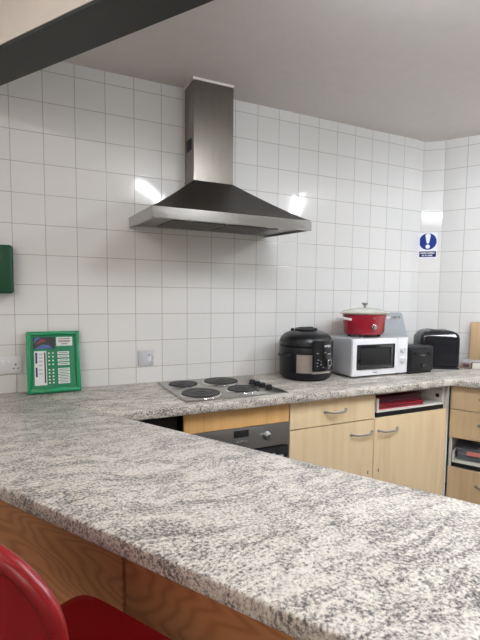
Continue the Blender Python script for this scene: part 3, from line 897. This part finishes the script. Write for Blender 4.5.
# seat: dished slab, front toward +y
st = bmesh.new(); seg = 48
rings = []
for k, (f_, z_) in enumerate(((1.0, 0), (1.0, .010), (.97, .017), (.90, .014), (.6, .006), (.25, .003))):
    rings.append([st.verts.new((x*f_, y*f_, zs+z_)) for x, y in superell(seg, .212, .190, 9)])
rb_ = [st.verts.new((x*.95, y*.95, zs-.012)) for x, y in superell(seg, .212, .190, 9)]
for a, b in zip([rb_]+rings, rings):
    for i in range(seg):
        j = (i+1) % seg; st.faces.new((a[i], a[j], b[j], b[i]))
st.faces.new(rings[-1]); st.faces.new(rb_[::-1])
bmesh.ops.recalc_face_normals(st, faces=st.faces)
m_ = MB(); m_.merge(st); m_.build('seat', M['red_chair'], ch, ang=60)
# backrest: curved shell behind the seat, wide rolled rim
def back_pt(u, v):
    """u -1..1 across, v 0..1 up"""
    z = .600+.480*v
    y = -.196-.030*v+.045*u*u
    return Vector((.215*u, y, z))
nu, nv = 28, 18
def outline(v):      # half-width shrinks with a round shoulder
    t_ = max(0, (v-.70)/.30)
    return (1-t_**2.6)**(1/2.6) if t_ < 1 else 0.0
bt_ = bmesh.new(); grid = []
for j in range(nv+1):
    v = j/nv; v = 1-(1-v)**1.6
    wv = max(outline(v), .02)
    grid.append([bt_.verts.new(back_pt(-wv+2*wv*i/nu, v)) for i in range(nu+1)])
for j in range(nv):
    for i in range(nu):
        bt_.faces.new((grid[j][i], grid[j][i+1], grid[j+1][i+1], grid[j+1][i]))
bmesh.ops.recalc_face_normals(bt_, faces=bt_.faces)
m_ = MB(); m_.merge(bt_)
bo = m_.build('backrest', M['red_chair'], ch, ang=60)
sm = bo.modifiers.new('thick', 'SOLIDIFY'); sm.thickness = .010; sm.offset = 0
rim_pts = []
vs_ = [1-(1-j/40)**2.0 for j in range(41)]
for v in vs_: rim_pts.append(back_pt(-max(outline(v), 0), v))
for v in vs_[::-1][1:]: rim_pts.append(back_pt(outline(v), v))
MB().tube(rim_pts, .013, 12).build('back_rim', M['red_chair'], bo, ang=60)
MB().tube([back_pt(-.80+1.6*i/20, .52+.26*(1-(2*i/20-1)**2)) + Vector((0, -.006, 0)) for i in range(21)], .007, 10).build('moulded_ridge', M['red_chair'], bo, ang=60)
for sx in (-1, 1):
    for sy in (-1, 1):
        lg = MB().tube([(sx*.15, sy*.12, zs-.013), (sx*.18, sy*.15, .32), (sx*.205, sy*.175, .003)], .0125, 12)
        lg.build('leg', M['leg_metal'], ch)
fr_ = MB()
q_ = [(-.184, -.154, .27), (.184, -.154, .27), (.184, .154, .27), (-.184, .154, .27), (-.184, -.154, .27)]
for a, b in zip(q_, q_[1:]): fr_.tube([a, b], .009, 10)
fr_.build('foot_rail', M['leg_metal'], ch)

# ------------------------------------------------------------------ ceiling lights
def batten(p, rz, L, m, label, z, hw=.072):
    e = empty('ceiling_light', (p[0], p[1], z), label, 'ceiling light', rz)
    h = MB().box(-L/2, L/2, -hw*.8, hw*.8, .045, CEIL-z-.0005, .003, 1); h.build('housing', M['white_p'], e)
    for sy in (-1, 1):
        MB().tube([(-L/2+.02, sy*hw*.72, .016), (L/2-.02, sy*hw*.72, .016)], .016, 16).build('tube', m, e)
    for sx in (-1, 1):
        MB().box(sx*(L/2-.010)-.010, sx*(L/2-.010)+.010, -hw, hw, -.002, .0445, .003, 1).build('end_cap', M['white_p'], e)
    return e
batten((1.26, -1.94), math.atan2(-.832, .555), 1.20, M['tube_light'], 'fluorescent ceiling light above the peninsula beside the dark beam', 2.40, .040)
batten((2.91, -1.98), RZ, 1.20, M['tube_aisle'], 'fluorescent ceiling light above the kitchen aisle', 2.47)
batten((-.65, -1.75), RZ, 1.20, M['fill_near'], 'unseen warm batten added in the adjoining room to light the cream bulkhead', 2.47)  # added lamp out of view, set close to brighten the bulkhead
batten((-1.5, -4.6), RZ, 1.50, M['fill_far'], 'unseen warm batten added at the far end of the adjoining room as fill', 2.47)  # added lamp out of view, fills the wall below the hood

# ------------------------------------------------------------------ world, camera, view
w = bpy.data.worlds.new('world'); S.world = w; w.use_nodes = True
w.node_tree.nodes['Background'].inputs[0].default_value = (.02, .02, .02, 1)

cam = bpy.data.cameras.new('camera'); co = bpy.data.objects.new('camera', cam); COL.objects.link(co)
yaw, pitch, roll = R(25.495), R(-4.513), R(.585)
fwd = Vector((math.sin(yaw)*math.cos(pitch), math.cos(yaw)*math.cos(pitch), math.sin(pitch)))
rgt = Vector((math.cos(yaw), -math.sin(yaw), 0)); up = rgt.cross(fwd)
c_, s_ = math.cos(roll), math.sin(roll)
r2 = c_*rgt+s_*up; u2 = -s_*rgt+c_*up
mt = Matrix((r2, u2, -fwd)).transposed().to_4x4(); mt.translation = Vector((.062, -2.479, 1.406))
co.matrix_world = mt
cam.sensor_fit = 'VERTICAL'; cam.sensor_height = 24; cam.lens = 444/640*24
cam.shift_y = (331.33-320)/640
cam.clip_start = .02
S.camera = co
S.view_settings.view_transform = 'Standard'; S.view_settings.look = 'None'
S.view_settings.gamma = 1; S.view_settings.use_curve_mapping = False
S.view_settings.exposure = 0.09
S.cycles.max_bounces = 8
